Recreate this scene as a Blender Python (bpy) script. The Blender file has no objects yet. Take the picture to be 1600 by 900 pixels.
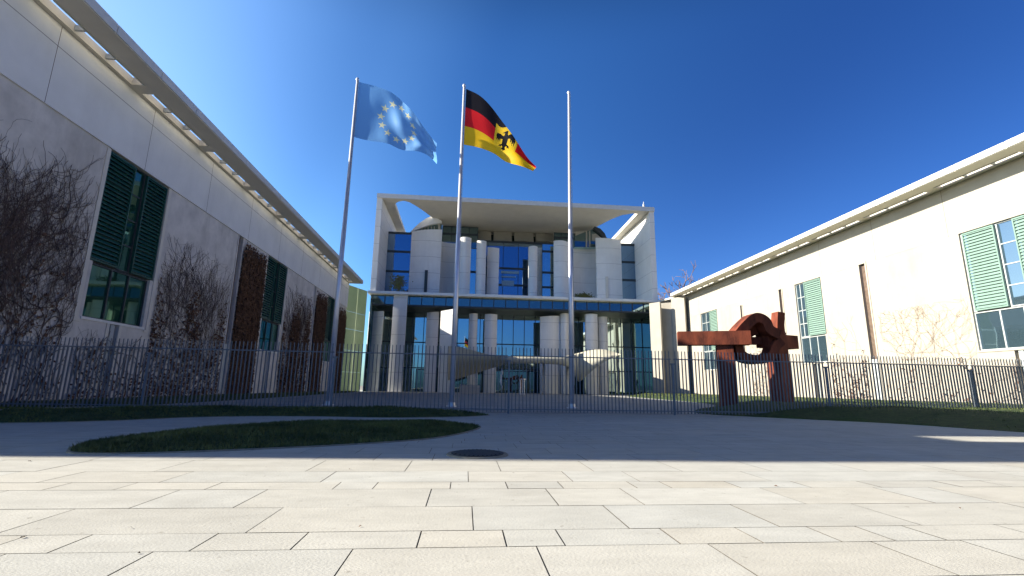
import bpy, bmesh, math, random
from mathutils import Vector, Matrix
rnd = random.Random(11)
C = bpy.context.scene.collection
scene = bpy.context.scene

# ------------------------------------------------------------------ camera
FPX = 752.0                                     # focal length in pixels of a 1600 px wide frame
def nrm(v): return Vector(v).normalized()
_y = nrm((726.5-800, -(605-450), -FPX))
_z = Vector((60, 3740, -FPX)); _z = (_z - _y*_z.dot(_y)).normalized()
_x = _y.cross(_z)
CAMROT = Matrix((_x, _y, _z))                   # camera axes expressed in world axes
EYE = Vector((0, 0, 1.0))
cam_d = bpy.data.cameras.new('camera'); cam = bpy.data.objects.new('camera', cam_d); C.objects.link(cam)
cam_d.sensor_width = 36.0; cam_d.lens = 36.0*FPX/1600.0
cam_d.clip_start = 0.05; cam_d.clip_end = 6000
cam.matrix_world = Matrix.Translation(EYE) @ CAMROT.to_4x4()
scene.camera = cam
def at(u, v, ax, val):
    """point of the plane axis=val seen at photo pixel (u,v); used as a surveying aid for real positions"""
    r = CAMROT @ Vector((u-800, -(v-450), -FPX)); return EYE + r*((val-EYE[ax])/r[ax])

# ------------------------------------------------------------------ light
SKY_SAT, SKY_HUE, ZENITH = 1.24, 0.008, .12
GLOW = [(0,(.100,.140,.205)),(.35,(.100,.140,.205)),(.62,(.165,.235,.285)),(.72,(.29,.33,.34)),(.85,(.56,.53,.46)),(1,(.50,.47,.40))]   # x4, by the cosine to the sun from -1 to 1
SUN_EL, SUN_AZ = 25.8, 88.0                     # azimuth: degrees from +Y towards -X (sun on the left, a touch behind the facade)
w = bpy.data.worlds.new('World'); scene.world = w; w.use_nodes = True
nt = w.node_tree; bg = nt.nodes['Background']
sky = nt.nodes.new('ShaderNodeTexSky'); sky.sky_type = 'NISHITA'; sky.sun_disc = False
sky.sun_elevation = math.radians(SUN_EL); sky.sun_rotation = math.radians(-SUN_AZ)
sky.air_density = 1.0; sky.dust_density = 1.0; sky.ozone_density = 3.0; sky.altitude = 100
a, e = math.radians(SUN_AZ), math.radians(SUN_EL)
to_sun = Vector((-math.sin(a)*math.cos(e), math.cos(a)*math.cos(e), math.sin(e)))
def wn(kind, **kw):
    n_ = nt.nodes.new(kind)
    for k_, v_ in kw.items(): setattr(n_, k_, v_)
    return n_
hs = wn('ShaderNodeHueSaturation'); hs.inputs['Saturation'].default_value = SKY_SAT; hs.inputs['Hue'].default_value = .5+SKY_HUE
nt.links.new(sky.outputs[0], hs.inputs['Color'])
# air glow towards the sun, deeper blue away from it and overhead
tcw = wn('ShaderNodeTexCoord'); nv = wn('ShaderNodeVectorMath', operation='NORMALIZE'); nt.links.new(tcw.outputs['Generated'], nv.inputs[0])
dt = wn('ShaderNodeVectorMath', operation='DOT_PRODUCT'); dt.inputs[1].default_value = to_sun; nt.links.new(nv.outputs[0], dt.inputs[0])
rs = wn('ShaderNodeValToRGB'); rs.color_ramp.interpolation = 'EASE'
el_ = rs.color_ramp.elements
while len(el_) < len(GLOW): el_.new(.5)
for e_, (p_, c_) in zip(el_, GLOW): e_.position = p_; e_.color = (*c_, 1)
mr = wn('ShaderNodeMapRange'); mr.inputs[1].default_value = -1; mr.inputs[2].default_value = 1; nt.links.new(dt.outputs['Value'], mr.inputs[0]); nt.links.new(mr.outputs[0], rs.inputs[0])
sx = wn('ShaderNodeSeparateXYZ'); nt.links.new(nv.outputs[0], sx.inputs[0])
mz = wn('ShaderNodeMapRange', interpolation_type='SMOOTHSTEP'); mz.inputs[1].default_value = .60; mz.inputs[2].default_value = .85; mz.inputs[3].default_value = 1; mz.inputs[4].default_value = ZENITH; nt.links.new(sx.outputs[2], mz.inputs[0])
m1 = wn('ShaderNodeMix', data_type='RGBA', blend_type='MULTIPLY'); m1.inputs[0].default_value = 1; nt.links.new(hs.outputs[0], m1.inputs[6]); nt.links.new(rs.outputs[0], m1.inputs[7])
ml = wn('ShaderNodeMapRange', interpolation_type='SMOOTHSTEP'); ml.inputs[1].default_value = .12; ml.inputs[2].default_value = .5; ml.inputs[3].default_value = 1.24; ml.inputs[4].default_value = 1; nt.links.new(sx.outputs[2], ml.inputs[0])
mm_ = wn('ShaderNodeMath', operation='MULTIPLY'); nt.links.new(mz.outputs[0], mm_.inputs[0]); nt.links.new(ml.outputs[0], mm_.inputs[1])
vm = wn('ShaderNodeVectorMath', operation='SCALE'); nt.links.new(m1.outputs[2], vm.inputs[0]); nt.links.new(mm_.outputs[0], vm.inputs['Scale'])
my = wn('ShaderNodeMapRange', interpolation_type='SMOOTHSTEP'); my.inputs[1].default_value = -.25; my.inputs[2].default_value = .45; my.inputs[3].default_value = 0; my.inputs[4].default_value = 1; nt.links.new(sx.outputs[1], my.inputs[0])   # unseen sky behind the camera dimmed to deepen the shade
mc = wn('ShaderNodeMix', data_type='RGBA'); mc.inputs[6].default_value = (.36,.50,.72,1); mc.inputs[7].default_value = (1,1,1,1); nt.links.new(my.outputs[0], mc.inputs[0])
v3 = wn('ShaderNodeVectorMath', operation='MULTIPLY'); nt.links.new(vm.outputs[0], v3.inputs[0]); nt.links.new(mc.outputs[2], v3.inputs[1])
v2 = wn('ShaderNodeVectorMath', operation='SCALE'); v2.inputs['Scale'].default_value = 4.0; nt.links.new(v3.outputs[0], v2.inputs[0])
nt.links.new(v2.outputs[0], bg.inputs['Color'])
bg.inputs['Strength'].default_value = 0.071
sd = bpy.data.lights.new('sun', 'SUN'); sun = bpy.data.objects.new('sun', sd); C.objects.link(sun)
sd.energy = 5.0; sd.angle = math.radians(0.5); sd.color = (1.0, 0.93, 0.80)
sun.rotation_euler = to_sun.to_track_quat('Z', 'Y').to_euler(); sun.location = to_sun*200
scene.view_settings.view_transform = 'Standard'; scene.view_settings.look = 'None'
scene.view_settings.exposure = 1.32; scene.view_settings.gamma = 1.0; scene.view_settings.use_curve_mapping = False
scene.render.engine = 'CYCLES'; scene.cycles.diffuse_bounces = 2; scene.cycles.max_bounces = 8

# ------------------------------------------------------------------ materials
def mat(name, col, rough=0.7, var=0.12, scale=3.0, bump=0.0, bscale=30.0, metal=0.0, spec=0.4, col2=None, stretch=(1,1,1), attr=None, detail=6, grime=0.0, panel=0, speck=0):
    m = bpy.data.materials.new(name); m.use_nodes = True; t = m.node_tree; b = t.nodes['Principled BSDF']
    N = t.nodes.new; L = t.links.new
    tc = N('ShaderNodeTexCoord'); mp = N('ShaderNodeMapping'); mp.inputs['Scale'].default_value = stretch
    L(tc.outputs['Object'], mp.inputs[0])
    nz = N('ShaderNodeTexNoise'); nz.inputs['Scale'].default_value = scale; nz.inputs['Detail'].default_value = detail; nz.inputs['Roughness'].default_value = .62
    L(mp.outputs[0], nz.inputs['Vector'])
    rp = N('ShaderNodeValToRGB'); rp.color_ramp.elements[0].position = .3; rp.color_ramp.elements[1].position = .7
    lo = [c*(1-var) for c in col]; hi = [min(1, c*(1+var)) for c in (col2 or col)]
    rp.color_ramp.elements[0].color = (*lo, 1); rp.color_ramp.elements[1].color = (*hi, 1)
    L(nz.outputs['Fac'], rp.inputs[0]); out = rp.outputs[0]
    if attr:
        at_ = N('ShaderNodeAttribute'); at_.attribute_name = attr
        mx = N('ShaderNodeMix'); mx.data_type = 'RGBA'; mx.blend_type = 'MULTIPLY'; mx.inputs[0].default_value = 1
        L(out, mx.inputs[6]); L(at_.outputs['Color'], mx.inputs[7]); out = mx.outputs[2]
    if grime:
        g = N('ShaderNodeTexNoise'); g.inputs['Scale'].default_value = scale*.35; g.inputs['Detail'].default_value = 8; g.inputs['Roughness'].default_value = .7
        gm = N('ShaderNodeMapping'); gm.inputs['Scale'].default_value = (1, 1, .22); L(tc.outputs['Object'], gm.inputs[0]); L(gm.outputs[0], g.inputs['Vector'])
        gr = N('ShaderNodeMapRange'); gr.inputs[1].default_value = .5; gr.inputs[2].default_value = .75; gr.inputs[3].default_value = 0; gr.inputs[4].default_value = grime
        L(g.outputs['Fac'], gr.inputs[0])
        mx = N('ShaderNodeMix'); mx.data_type = 'RGBA'; mx.inputs[7].default_value = (.17, .14, .10, 1)
        L(gr.outputs[0], mx.inputs[0]); L(out, mx.inputs[6]); out = mx.outputs[2]
    if speck:                                     # small dark spots: gum, grit and pores
        g = N('ShaderNodeTexNoise'); g.inputs['Scale'].default_value = 14; g.inputs['Detail'].default_value = 3; L(tc.outputs['Object'], g.inputs['Vector'])
        gr = N('ShaderNodeMapRange'); gr.inputs[1].default_value = .66; gr.inputs[2].default_value = .76; gr.inputs[4].default_value = speck; L(g.outputs['Fac'], gr.inputs[0])
        mx = N('ShaderNodeMix'); mx.data_type = 'RGBA'; mx.inputs[7].default_value = (.20, .18, .15, 1); L(gr.outputs[0], mx.inputs[0]); L(out, mx.inputs[6]); out = mx.outputs[2]
    if panel:                                     # casting joints every few metres of height
        sp = N('ShaderNodeSeparateXYZ'); L(tc.outputs['Object'], sp.inputs[0])
        d_ = N('ShaderNodeMath'); d_.operation = 'DIVIDE'; d_.inputs[1].default_value = panel; L(sp.outputs[2], d_.inputs[0])
        f_ = N('ShaderNodeMath'); f_.operation = 'FRACT'; L(d_.outputs[0], f_.inputs[0])
        l_ = N('ShaderNodeMath'); l_.operation = 'LESS_THAN'; l_.inputs[1].default_value = .012; L(f_.outputs[0], l_.inputs[0])
        mx = N('ShaderNodeMix'); mx.data_type = 'RGBA'; mx.inputs[7].default_value = (.25, .24, .22, 1); L(l_.outputs[0], mx.inputs[0]); L(out, mx.inputs[6]); out = mx.outputs[2]
    L(out, b.inputs['Base Color'])
    b.inputs['Roughness'].default_value = rough; b.inputs['Metallic'].default_value = metal; b.inputs['Specular IOR Level'].default_value = spec
    if bump:
        n2 = N('ShaderNodeTexNoise'); n2.inputs['Scale'].default_value = bscale; n2.inputs['Detail'].default_value = 5
        L(mp.outputs[0], n2.inputs['Vector'])
        bp = N('ShaderNodeBump'); bp.inputs['Strength'].default_value = bump; bp.inputs['Distance'].default_value = .02
        L(n2.outputs['Fac'], bp.inputs['Height']); L(bp.outputs[0], b.inputs['Normal'])
    return m
def glass(name, dark, tint, refl, rough=.02, wob=.015):
    """coated facade glass: dark room behind, mirror coat in front"""
    m = bpy.data.materials.new(name); m.use_nodes = True; t = m.node_tree; N = t.nodes.new; L = t.links.new
    b = t.nodes['Principled BSDF']; o = t.nodes['Material Output']
    b.inputs['Base Color'].default_value = (*dark, 1); b.inputs['Roughness'].default_value = .5; b.inputs['Specular IOR Level'].default_value = 0
    g = N('ShaderNodeBsdfGlossy'); g.inputs['Color'].default_value = (*tint, 1); g.inputs['Roughness'].default_value = rough
    tc = N('ShaderNodeTexCoord'); nz = N('ShaderNodeTexNoise'); nz.inputs['Scale'].default_value = .35; nz.inputs['Detail'].default_value = 1
    L(tc.outputs['Object'], nz.inputs['Vector']); bp = N('ShaderNodeBump'); bp.inputs['Strength'].default_value = wob; bp.inputs['Distance'].default_value = 1.0
    L(nz.outputs['Fac'], bp.inputs['Height']); L(bp.outputs[0], g.inputs['Normal'])
    fr = N('ShaderNodeLayerWeight'); fr.inputs['Blend'].default_value = .25
    ma = N('ShaderNodeMath'); ma.operation = 'MULTIPLY_ADD'; ma.inputs[1].default_value = 1-refl; ma.inputs[2].default_value = refl; ma.use_clamp = True
    L(fr.outputs['Fresnel'], ma.inputs[0])
    mx = N('ShaderNodeMixShader'); L(ma.outputs[0], mx.inputs[0]); L(b.outputs[0], mx.inputs[1]); L(g.outputs[0], mx.inputs[2]); L(mx.outputs[0], o.inputs['Surface'])
    return m
def cloth(name, transl):
    m = bpy.data.materials.new(name); m.use_nodes = True; t = m.node_tree; N = t.nodes.new; L = t.links.new; o = t.nodes['Material Output']
    a_ = N('ShaderNodeAttribute'); a_.attribute_name = 'Col'
    tc = N('ShaderNodeTexCoord'); nz = N('ShaderNodeTexNoise'); nz.inputs['Scale'].default_value = 90
    L(tc.outputs['Object'], nz.inputs['Vector']); bp = N('ShaderNodeBump'); bp.inputs['Strength'].default_value = .15; bp.inputs['Distance'].default_value = .02; L(nz.outputs['Fac'], bp.inputs['Height'])
    d = N('ShaderNodeBsdfDiffuse'); tr = N('ShaderNodeBsdfTranslucent'); L(a_.outputs['Color'], d.inputs[0]); L(a_.outputs['Color'], tr.inputs[0]); L(bp.outputs[0], d.inputs['Normal'])
    mx = N('ShaderNodeMixShader'); mx.inputs[0].default_value = transl; L(d.outputs[0], mx.inputs[1]); L(tr.outputs[0], mx.inputs[2])
    gl = N('ShaderNodeBsdfGlossy'); gl.inputs['Roughness'].default_value = .45; m2 = N('ShaderNodeMixShader'); m2.inputs[0].default_value = .015
    L(mx.outputs[0], m2.inputs[1]); L(gl.outputs[0], m2.inputs[2]); L(m2.outputs[0], o.inputs['Surface'])
    return m
M = {}
M['paving'] = mat('paving_stone', (.465,.455,.41), rough=.85, var=.09, scale=1.6, bump=.25, bscale=45, spec=.06, attr='Col', stretch=(1,2.2,1), detail=9, grime=.16, speck=.5)
M['joint'] = mat('paving_joint', (.19,.165,.13), .95, .4, 12)
M['forecourt'] = mat('forecourt_paving', (.33,.33,.32), .9, .28, .9, .1, 30, spec=.05, stretch=(.4,2,1))
M['earth'] = mat('far_ground', (.22,.21,.17), .95, .3, .2)
M['grass'] = mat('grass_soil', (.022,.045,.010), .95, .4, 5, .8, 40, col2=(.035,.06,.012))
M['blade'] = mat('grass_blade', (.036,.075,.013), .7, .5, .9, col2=(.10,.115,.028))
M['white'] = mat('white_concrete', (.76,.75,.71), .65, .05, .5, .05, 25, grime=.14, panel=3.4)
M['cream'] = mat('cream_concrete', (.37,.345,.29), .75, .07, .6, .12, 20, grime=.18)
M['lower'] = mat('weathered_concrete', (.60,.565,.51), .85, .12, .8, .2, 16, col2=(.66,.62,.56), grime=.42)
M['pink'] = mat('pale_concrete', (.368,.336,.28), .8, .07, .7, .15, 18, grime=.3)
M['soffit'] = mat('soffit_plaster', (.66,.62,.53), .8, .05, .5)
M['fascia'] = mat('roof_fascia', (.62,.62,.60), .5, .06, 2)
M['facade_glass'] = glass('facade_glass', (.018,.05,.058), (.80,1.0,1.0), .58)
M['upper_glass'] = glass('upper_glass', (.008,.022,.045), (.50,.72,.95), .40)
M['low_glass'] = glass('ground_floor_glass', (.008,.022,.026), (.55,.78,.82), .26)
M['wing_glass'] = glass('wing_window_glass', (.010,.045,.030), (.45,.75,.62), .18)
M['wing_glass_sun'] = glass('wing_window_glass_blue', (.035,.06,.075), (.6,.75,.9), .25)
M['green_glass'] = mat('green_link_glass', (.40,.47,.31), .25, .08, .6, spec=.6)
_t = M['green_glass'].node_tree; _tr = _t.nodes.new('ShaderNodeBsdfTranslucent'); _tr.inputs[0].default_value = (.46,.56,.33,1); _mx = _t.nodes.new('ShaderNodeMixShader'); _mx.inputs[0].default_value = .22
_t.links.new(_t.nodes['Principled BSDF'].outputs[0], _mx.inputs[1]); _t.links.new(_tr.outputs[0], _mx.inputs[2]); _t.links.new(_mx.outputs[0], _t.nodes['Material Output'].inputs[0])
M['mullion'] = mat('mullion_metal', (.045,.055,.06), .45, .1, 8, metal=.3)
M['palemull'] = mat('pale_window_metal', (.42,.45,.44), .45, .06, 5)
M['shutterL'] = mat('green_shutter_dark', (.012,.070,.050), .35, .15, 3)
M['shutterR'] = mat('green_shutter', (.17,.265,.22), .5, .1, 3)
M['slot'] = mat('brown_slot', (.13,.09,.065), .85, .3, 3)
M['steel'] = mat('pole_aluminium', (.74,.74,.76), .35, .05, 4, metal=.45)
M['fence'] = mat('fence_steel', (.15,.17,.19), .5, .15, 6, metal=.1)
M['rust'] = mat('rusted_steel', (.10,.020,.011), .85, .55, 1.6, .6, 18, col2=(.165,.038,.016), stretch=(1,1,.35))
M['bark'] = mat('bare_bark', (.16,.11,.10), .9, .3, 6)
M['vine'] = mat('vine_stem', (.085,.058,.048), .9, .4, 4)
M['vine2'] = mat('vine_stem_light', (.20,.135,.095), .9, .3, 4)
M['leaf'] = mat('dry_leaf', (.125,.066,.036), .9, .5, 3)
M['edge'] = mat('kerb_stone', (.27,.24,.18), .85, .25, 6)
M['iron'] = mat('cast_iron', (.028,.026,.028), .55, .3, 8, .3, 60, metal=.5)
M['painted_gleam'] = mat('painted_reflection', (.30,.46,.58), .8, .1, 3)  # flat pale blue standing in for a reflection in the glass
M['canopy'] = mat('canopy_membrane', (.50,.48,.38), .7, .05, 1)
M['flag'] = cloth('flag_cloth', .48)
M['shrub'] = mat('autumn_shrub', (.20,.10,.03), .9, .5, 3, col2=(.10,.13,.03))

# ------------------------------------------------------------------ mesh helpers
ORG = {}
class MB:
    def __init__(s): s.v = []; s.f = []
    def box(s, x0, x1, y0, y1, z0, z1):
        if x0 > x1: x0, x1 = x1, x0
        i = len(s.v)
        s.v += [(x0,y0,z0),(x1,y0,z0),(x1,y1,z0),(x0,y1,z0),(x0,y0,z1),(x1,y0,z1),(x1,y1,z1),(x0,y1,z1)]
        s.f += [tuple(i+k for k in q) for q in ((0,3,2,1),(4,5,6,7),(0,1,5,4),(1,2,6,5),(2,3,7,6),(3,0,4,7))]
        return s
    def prism(s, poly, z0, z1, cap=True):
        """poly: xy outline (counter-clockwise); z1 may be a list"""
        i = len(s.v); n = len(poly)
        zt = z1 if isinstance(z1, (list, tuple)) else [z1]*n
        s.v += [(x,y,z0) for x,y in poly] + [(p[0],p[1],z) for p, z in zip(poly, zt)]
        for k in range(n):
            j = (k+1) % n; s.f.append((i+k, i+j, i+n+j, i+n+k))
        if cap: s.f.append(tuple(i+n+k for k in range(n))); s.f.append(tuple(i+k for k in reversed(range(n))))
        return s
    def hbeam(s, a, b, wd, z0, z1):
        """upright slab along the ground line a-b, wd thick"""
        a = Vector(a); b = Vector(b); d = (b-a).normalized(); n = Vector((-d.y, d.x))*wd/2
        return s.prism([tuple(a-n), tuple(b-n), tuple(b+n), tuple(a+n)], z0, z1)
    def tube(s, pts, rad, n=6, cap=True):
        pts = [Vector(p) for p in pts]
        if not isinstance(rad, (list, tuple)): rad = [rad]*len(pts)
        i = len(s.v); up = None
        for k, p in enumerate(pts):
            d = (pts[min(k+1, len(pts)-1)] - pts[max(k-1, 0)])
            d = d.normalized() if d.length else Vector((0,0,1))
            if up is None: up = d.orthogonal().normalized()
            else: up = (up - d*up.dot(d)); up = up.normalized() if up.length > 1e-6 else d.orthogonal().normalized()
            sd_ = d.cross(up)
            for j in range(n):
                t = 2*math.pi*j/n; s.v.append(tuple(p + (up*math.cos(t)+sd_*math.sin(t))*rad[k]))
        for k in range(len(pts)-1):
            for j in range(n):
                a_ = i+k*n+j; b_ = i+k*n+(j+1) % n; s.f.append((a_, b_, b_+n, a_+n))
        if cap: s.f.append(tuple(i+j for j in reversed(range(n)))); s.f.append(tuple(i+(len(pts)-1)*n+j for j in range(n)))
        return s
    def quad(s, *p):
        i = len(s.v); s.v += [tuple(q) for q in p]; s.f.append(tuple(range(i, i+len(p)))); return s
    def build(s, name, m, parent=None, smooth=False):
        org = ORG.get(parent, Vector((0,0,0)))
        me = bpy.data.meshes.new(name)
        me.from_pydata([(x-org[0], y-org[1], z-org[2]) for x,y,z in s.v], [], s.f); me.materials.append(m); me.update()
        o = bpy.data.objects.new(name, me); C.objects.link(o)
        if parent is not None: o.parent = parent; ORG[o] = org
        if smooth: me.polygons.foreach_set('use_smooth', [True]*len(me.polygons))
        return o
def tag(o, label=None, cat=None, group=None, kind=None):
    if label: o['label'] = label
    if cat: o['category'] = cat
    if group: o['group'] = group
    if kind: o['kind'] = kind
    return o
def thing(name, label, cat, loc, group=None):
    o = bpy.data.objects.new(name, None); C.objects.link(o); o.location = loc; ORG[o] = Vector(loc); o.empty_display_size = .3
    return tag(o, label, cat, group)
def copy_tree(o, parent=None):
    c = o.copy(); C.objects.link(c); c.parent = parent
    for ch in list(o.children): copy_tree(ch, c)
    return c
def smooth_poly(pts, n=6):
    """closed Catmull-Rom through the outline points"""
    out = []; N = len(pts)
    for i in range(N):
        p0, p1, p2, p3 = [Vector(pts[(i+k-1) % N]) for k in range(4)]
        for j in range(n):
            t = j/n; out.append(tuple(.5*((2*p1)+(p2-p0)*t+(2*p0-5*p1+4*p2-p3)*t*t+(3*p1-p0-3*p2+p3)*t**3)))
    return out
def inside(p, poly):
    x, y = p; r = False; j = len(poly)-1
    for i in range(len(poly)):
        xi, yi = poly[i]; xj, yj = poly[j]
        if (yi > y) != (yj > y) and x < (xj-xi)*(y-yi)/(yj-yi)+xi: r = not r
        j = i
    return r

# ------------------------------------------------------------------ ground
g = MB(); g.quad((-1500,-600,-.05),(1500,-600,-.05),(1500,2500,-.05),(-1500,2500,-.05))
tag(g.build('ground', M['earth']), kind='structure')
g = MB(); g.quad((-60,-60,-.006),(60,-60,-.006),(60,20.0,-.006),(-60,20.0,-.006))
tag(g.build('paving_bed', M['joint']), kind='structure')
g = MB(); g.quad((-22,20.0,-.002),(44,20.0,-.002),(44,112,-.002),(-22,112,-.002))
tag(g.build('forecourt', M['forecourt']), kind='structure')

# plaza slabs: real slabs in rows of uneven depth; the nearest rows follow the joints of the photograph
def Y_at(v): return at(800, v, 2, 0)[1]
edges = [Y_at(v) for v in (854, 828, 790.5, 763.5, 752.7, 736.5, 720)]
def xs_of(lst): return sorted((at(*p, 2, 0)[0]+at(*q, 2, 0)[0])/2 for p, q in lst)
rows = []
near0 = edges[0]-.62
rows.append((near0, edges[0], xs_of([((260,852),(167,900)),((553,855),(523,900)),((837,854),(860,900)),((1105,849),(1183,900)),((1348,841),(1403,863)),((0,870),(53,849))])))
rows.append((edges[0], edges[1], xs_of([((83,822),(10,849)),((173,824),(113,849)),((353,826),(313,851)),((486,828),(460,853)),((659,829),(651,854)),((785,829),(792,854)),((869,828),(882,852)),((1031,826),(1061,848)),((1147,823),(1187,846)),((1255,821),(1308,843)),((1328,819),(1383,840)),((1398,817),(1458,838)),((1538,815),(1600,833))])))
rows.append((edges[1], edges[2], xs_of([((157,783),(35,821)),((450,787),(400,823)),((738,791),(739,828)),((944,791),(983,826)),((1138,787),(1200,815)),((1317,783),(1418,814)),((1545,780),(1640,803))])))
rows.append((edges[2], edges[3], xs_of([((303,757),(235,783)),((428,760),(380,785)),((673,764),(667,790)),((854,765),(873,790)),((972,764),(1003,788)),((1207,770),(1250,783)),((60,755),(-20,775))])))
rows.append((edges[3], edges[4], xs_of([((155,743),(118,754)),((245,745),(215,755)),((362,747),(345,756)),((535,751),(525,761)),((592,752),(585,761)),((704,753),(704,763)),((790,753),(793,763)),((873,754),(880,763)),((980,752),(993,762)),((1031,752),(1047,762)),((1133,752),(1150,760)),((1232,750),(1255,759)),((1330,749),(1352,756))])))
rows.append((edges[4], edges[5], xs_of([((320,731),(278,745)),((530,733),(510,748)),((732,737),(731,753)),((880,738),(895,753)),((972,737),(1000,752)),((1157,735),(1195,750)),((1440,731),(1515,746))])))
rows.append((edges[5], edges[6], xs_of([((330,711),(298,722)),((505,718),(492,733)),((642,720),(637,733)),((777,722),(782,736)),((908,721),(923,736)),((1033,722),(1062,736))])))
y = edges[6]
while y < 19.55:
    d = min(rnd.choice((.36, .36, .55, .72)), 19.95-y); rows.append((y, y+d, [])); y += d
y = near0
while y > -14:
    d = rnd.choice((.36, .55, .72)); rows.insert(0, (y-d, y, [])); y -= d
sv, sf, sc = [], [], []
for (y0, y1, xs) in rows:
    X0, X1 = (-24.0, 42.0)
    if xs:
        L_ = list(xs); x = L_[0]
        while x > X0: x -= rnd.uniform(.5, 1.3); L_.insert(0, x)
        x = L_[-1]
        while x < X1: x += rnd.uniform(.5, 1.4); L_.append(x)
    else:
        L_ = [X0-rnd.random()]
        while L_[-1] < X1: L_.append(L_[-1]+rnd.choice((.55,.8,.8,1.1,1.4)))
    for xa, xb in zip(L_, L_[1:]):
        jx = rnd.uniform(.0036,.0056); tx = [rnd.uniform(-.001,.001) for _ in range(4)]
        i = len(sv); q = [(xa+jx,y0+jx),(xb-jx,y0+jx),(xb-jx,y1-jx),(xa+jx,y1-jx)]
        sv += [(a,b,t) for (a,b),t in zip(q,tx)]; fs = [(i,i+1,i+2,i+3)]; sf += fs
        v_ = rnd.gauss(1, .028); wv = rnd.gauss(0, .010); sc += [(v_+wv, v_, v_-wv*1.3, 1)]*len(fs)
me = bpy.data.meshes.new('paving'); me.from_pydata(sv, [], sf); me.materials.append(M['paving'])
ca = me.color_attributes.new('Col', 'FLOAT_COLOR', 'CORNER')
buf = []
for p, c_ in zip(me.polygons, sc): buf += list(c_)*p.loop_total
ca.data.foreach_set('color', buf); me.update()
o = bpy.data.objects.new('paving', me); C.objects.link(o); tag(o, kind='structure')

# grass mounds
def mound(name, outline, h, step, zbase=.0, edge=1.2, noise=.03, blades=0, bh=(.03,.07), keep=None, seed=1):
    R = random.Random(seed)
    poly = smooth_poly(outline, 6)
    bm = bmesh.new()
    vs = [bm.verts.new((x,y,zbase+.005)) for x,y in poly]; 
    vb = [bm.verts.new((x,y,zbase-.06)) for x,y in poly]
    for i in range(len(vs)): bm.faces.new((vb[i], vb[(i+1)%len(vs)], vs[(i+1)%len(vs)], vs[i]))
    f = bm.faces.new(vs)
    bmesh.ops.triangulate(bm, faces=[f])
    x0 = min(p[0] for p in poly); x1 = max(p[0] for p in poly); y0 = min(p[1] for p in poly); y1 = max(p[1] for p in poly)
    # cut a grid so that the top can rise
    k = x0+step
    while k < x1:
        bmesh.ops.bisect_plane(bm, geom=bm.verts[:]+bm.edges[:]+bm.faces[:], plane_co=(k,0,0), plane_no=(1,0,0)); k += step
    k = y0+step
    while k < y1:
        bmesh.ops.bisect_plane(bm, geom=bm.verts[:]+bm.edges[:]+bm.faces[:], plane_co=(0,k,0), plane_no=(0,1,0)); k += step
    segs = [(Vector(poly[i]), Vector(poly[(i+1)%len(poly)])) for i in range(len(poly))]
    def dist(x, y):
        p = Vector((x,y)); best = 1e9
        for a, b in segs:
            d = b-a; t = max(0, min(1, (p-a).dot(d)/max(d.length_squared,1e-9))); best = min(best, (p-a-d*t).length)
        return best
    def height(x, y):
        t = min(1, dist(x,y)/edge); n_ = math.sin(x*1.7+y*.9)*math.sin(y*1.3-x*.4)
        return zbase+.02*min(1,t*12)+h*(t*t*(3-2*t))*(1+.12*n_)
    for v in bm.verts:
        if v.co.z > zbase-.03:
            v.co.z = height(v.co.x, v.co.y) + R.uniform(-noise, noise)*.3 if dist(v.co.x, v.co.y) > 1e-3 else zbase+.012
    me = bpy.data.meshes.new(name); bm.to_mesh(me); bm.free(); me.materials.append(M['grass'])
    me.polygons.foreach_set('use_smooth', [True]*len(me.polygons))
    o = bpy.data.objects.new(name, me); C.objects.link(o); tag(o, kind='structure')
    return poly, height, (x0,x1,y0,y1)
def blades(lst, n_per, hrange, seed=3, wd=.007):
    R = random.Random(seed); mb = MB()
    for (poly, height, (x0,x1,y0,y1)), n in zip(lst, n_per):
        c_ = 0
        while c_ < n:
            x = R.uniform(x0,x1); y_ = R.uniform(y0,y1)
            if not inside((x,y_), poly): continue
            c_ += 1
            z = height(x,y_)-.01; h = R.uniform(*hrange); a_ = R.uniform(0, 6.283); lx, ly = R.gauss(0,.5)*h, R.gauss(0,.5)*h
            dx, dy = math.cos(a_)*wd*(1+y_*.08), math.sin(a_)*wd*(1+y_*.08)
            mb.quad((x-dx,y_-dy,z),(x+dx,y_+dy,z),(x+lx,y_+ly,z+h))
    return mb
front = [(-5.72,7.95),(-6.25,9.2),(-5.9,10.8),(-4.7,12.6),(-2.6,13.6),(-.6,13.9),(.36,13.2),(.2,11.8),(-.55,10.05),(-1.8,8.95),(-3.2,8.2),(-4.32,7.75),(-5.2,7.62)]
back = [(-13.5,14.0),(-12.2,15.6),(-10.5,17.2),(-8.2,18.6),(-5.0,19.1),(-2,19.2),(.3,19.0),(.9,18.4),(.2,17.4),(-1,16.7),(-2.54,16.25),(-4.7,16.5),(-6.6,16.3),(-8.06,15.5),(-9.0,14.1),(-10.4,13.0),(-12.5,12.6)]
fm = mound('front_grass_mound', front, .15, .45, edge=1.6)
bm_ = mound('rear_grass_mound', back, .26, .6, edge=1.6)
def edging(outline, nm):
    P_ = [Vector(p) for p in smooth_poly(outline, 6)]; n = len(P_); q = MB(); cx = sum((p for p in P_), Vector((0,0)))/n
    for k in range(n):
        d = (P_[(k+1) % n]-P_[k-1]).normalized(); nn = Vector((d.y, -d.x))
        if nn.dot(P_[k]-cx) < 0: nn = -nn
        o_ = P_[k]+nn*.035; i_ = P_[k]-nn*.005
        q.v += [(o_.x,o_.y,-.004),(o_.x,o_.y,.016),(i_.x,i_.y,.020),(i_.x,i_.y,-.004)]
    for k in range(n):
        for j in range(4): a_ = k*4+j; b_ = k*4+(j+1) % 4; c_ = ((k+1) % n)*4; q.f.append((a_, c_+j, c_+(j+1) % 4, b_))
    tag(q.build(nm, M['edge'], None), kind='structure')
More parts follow.
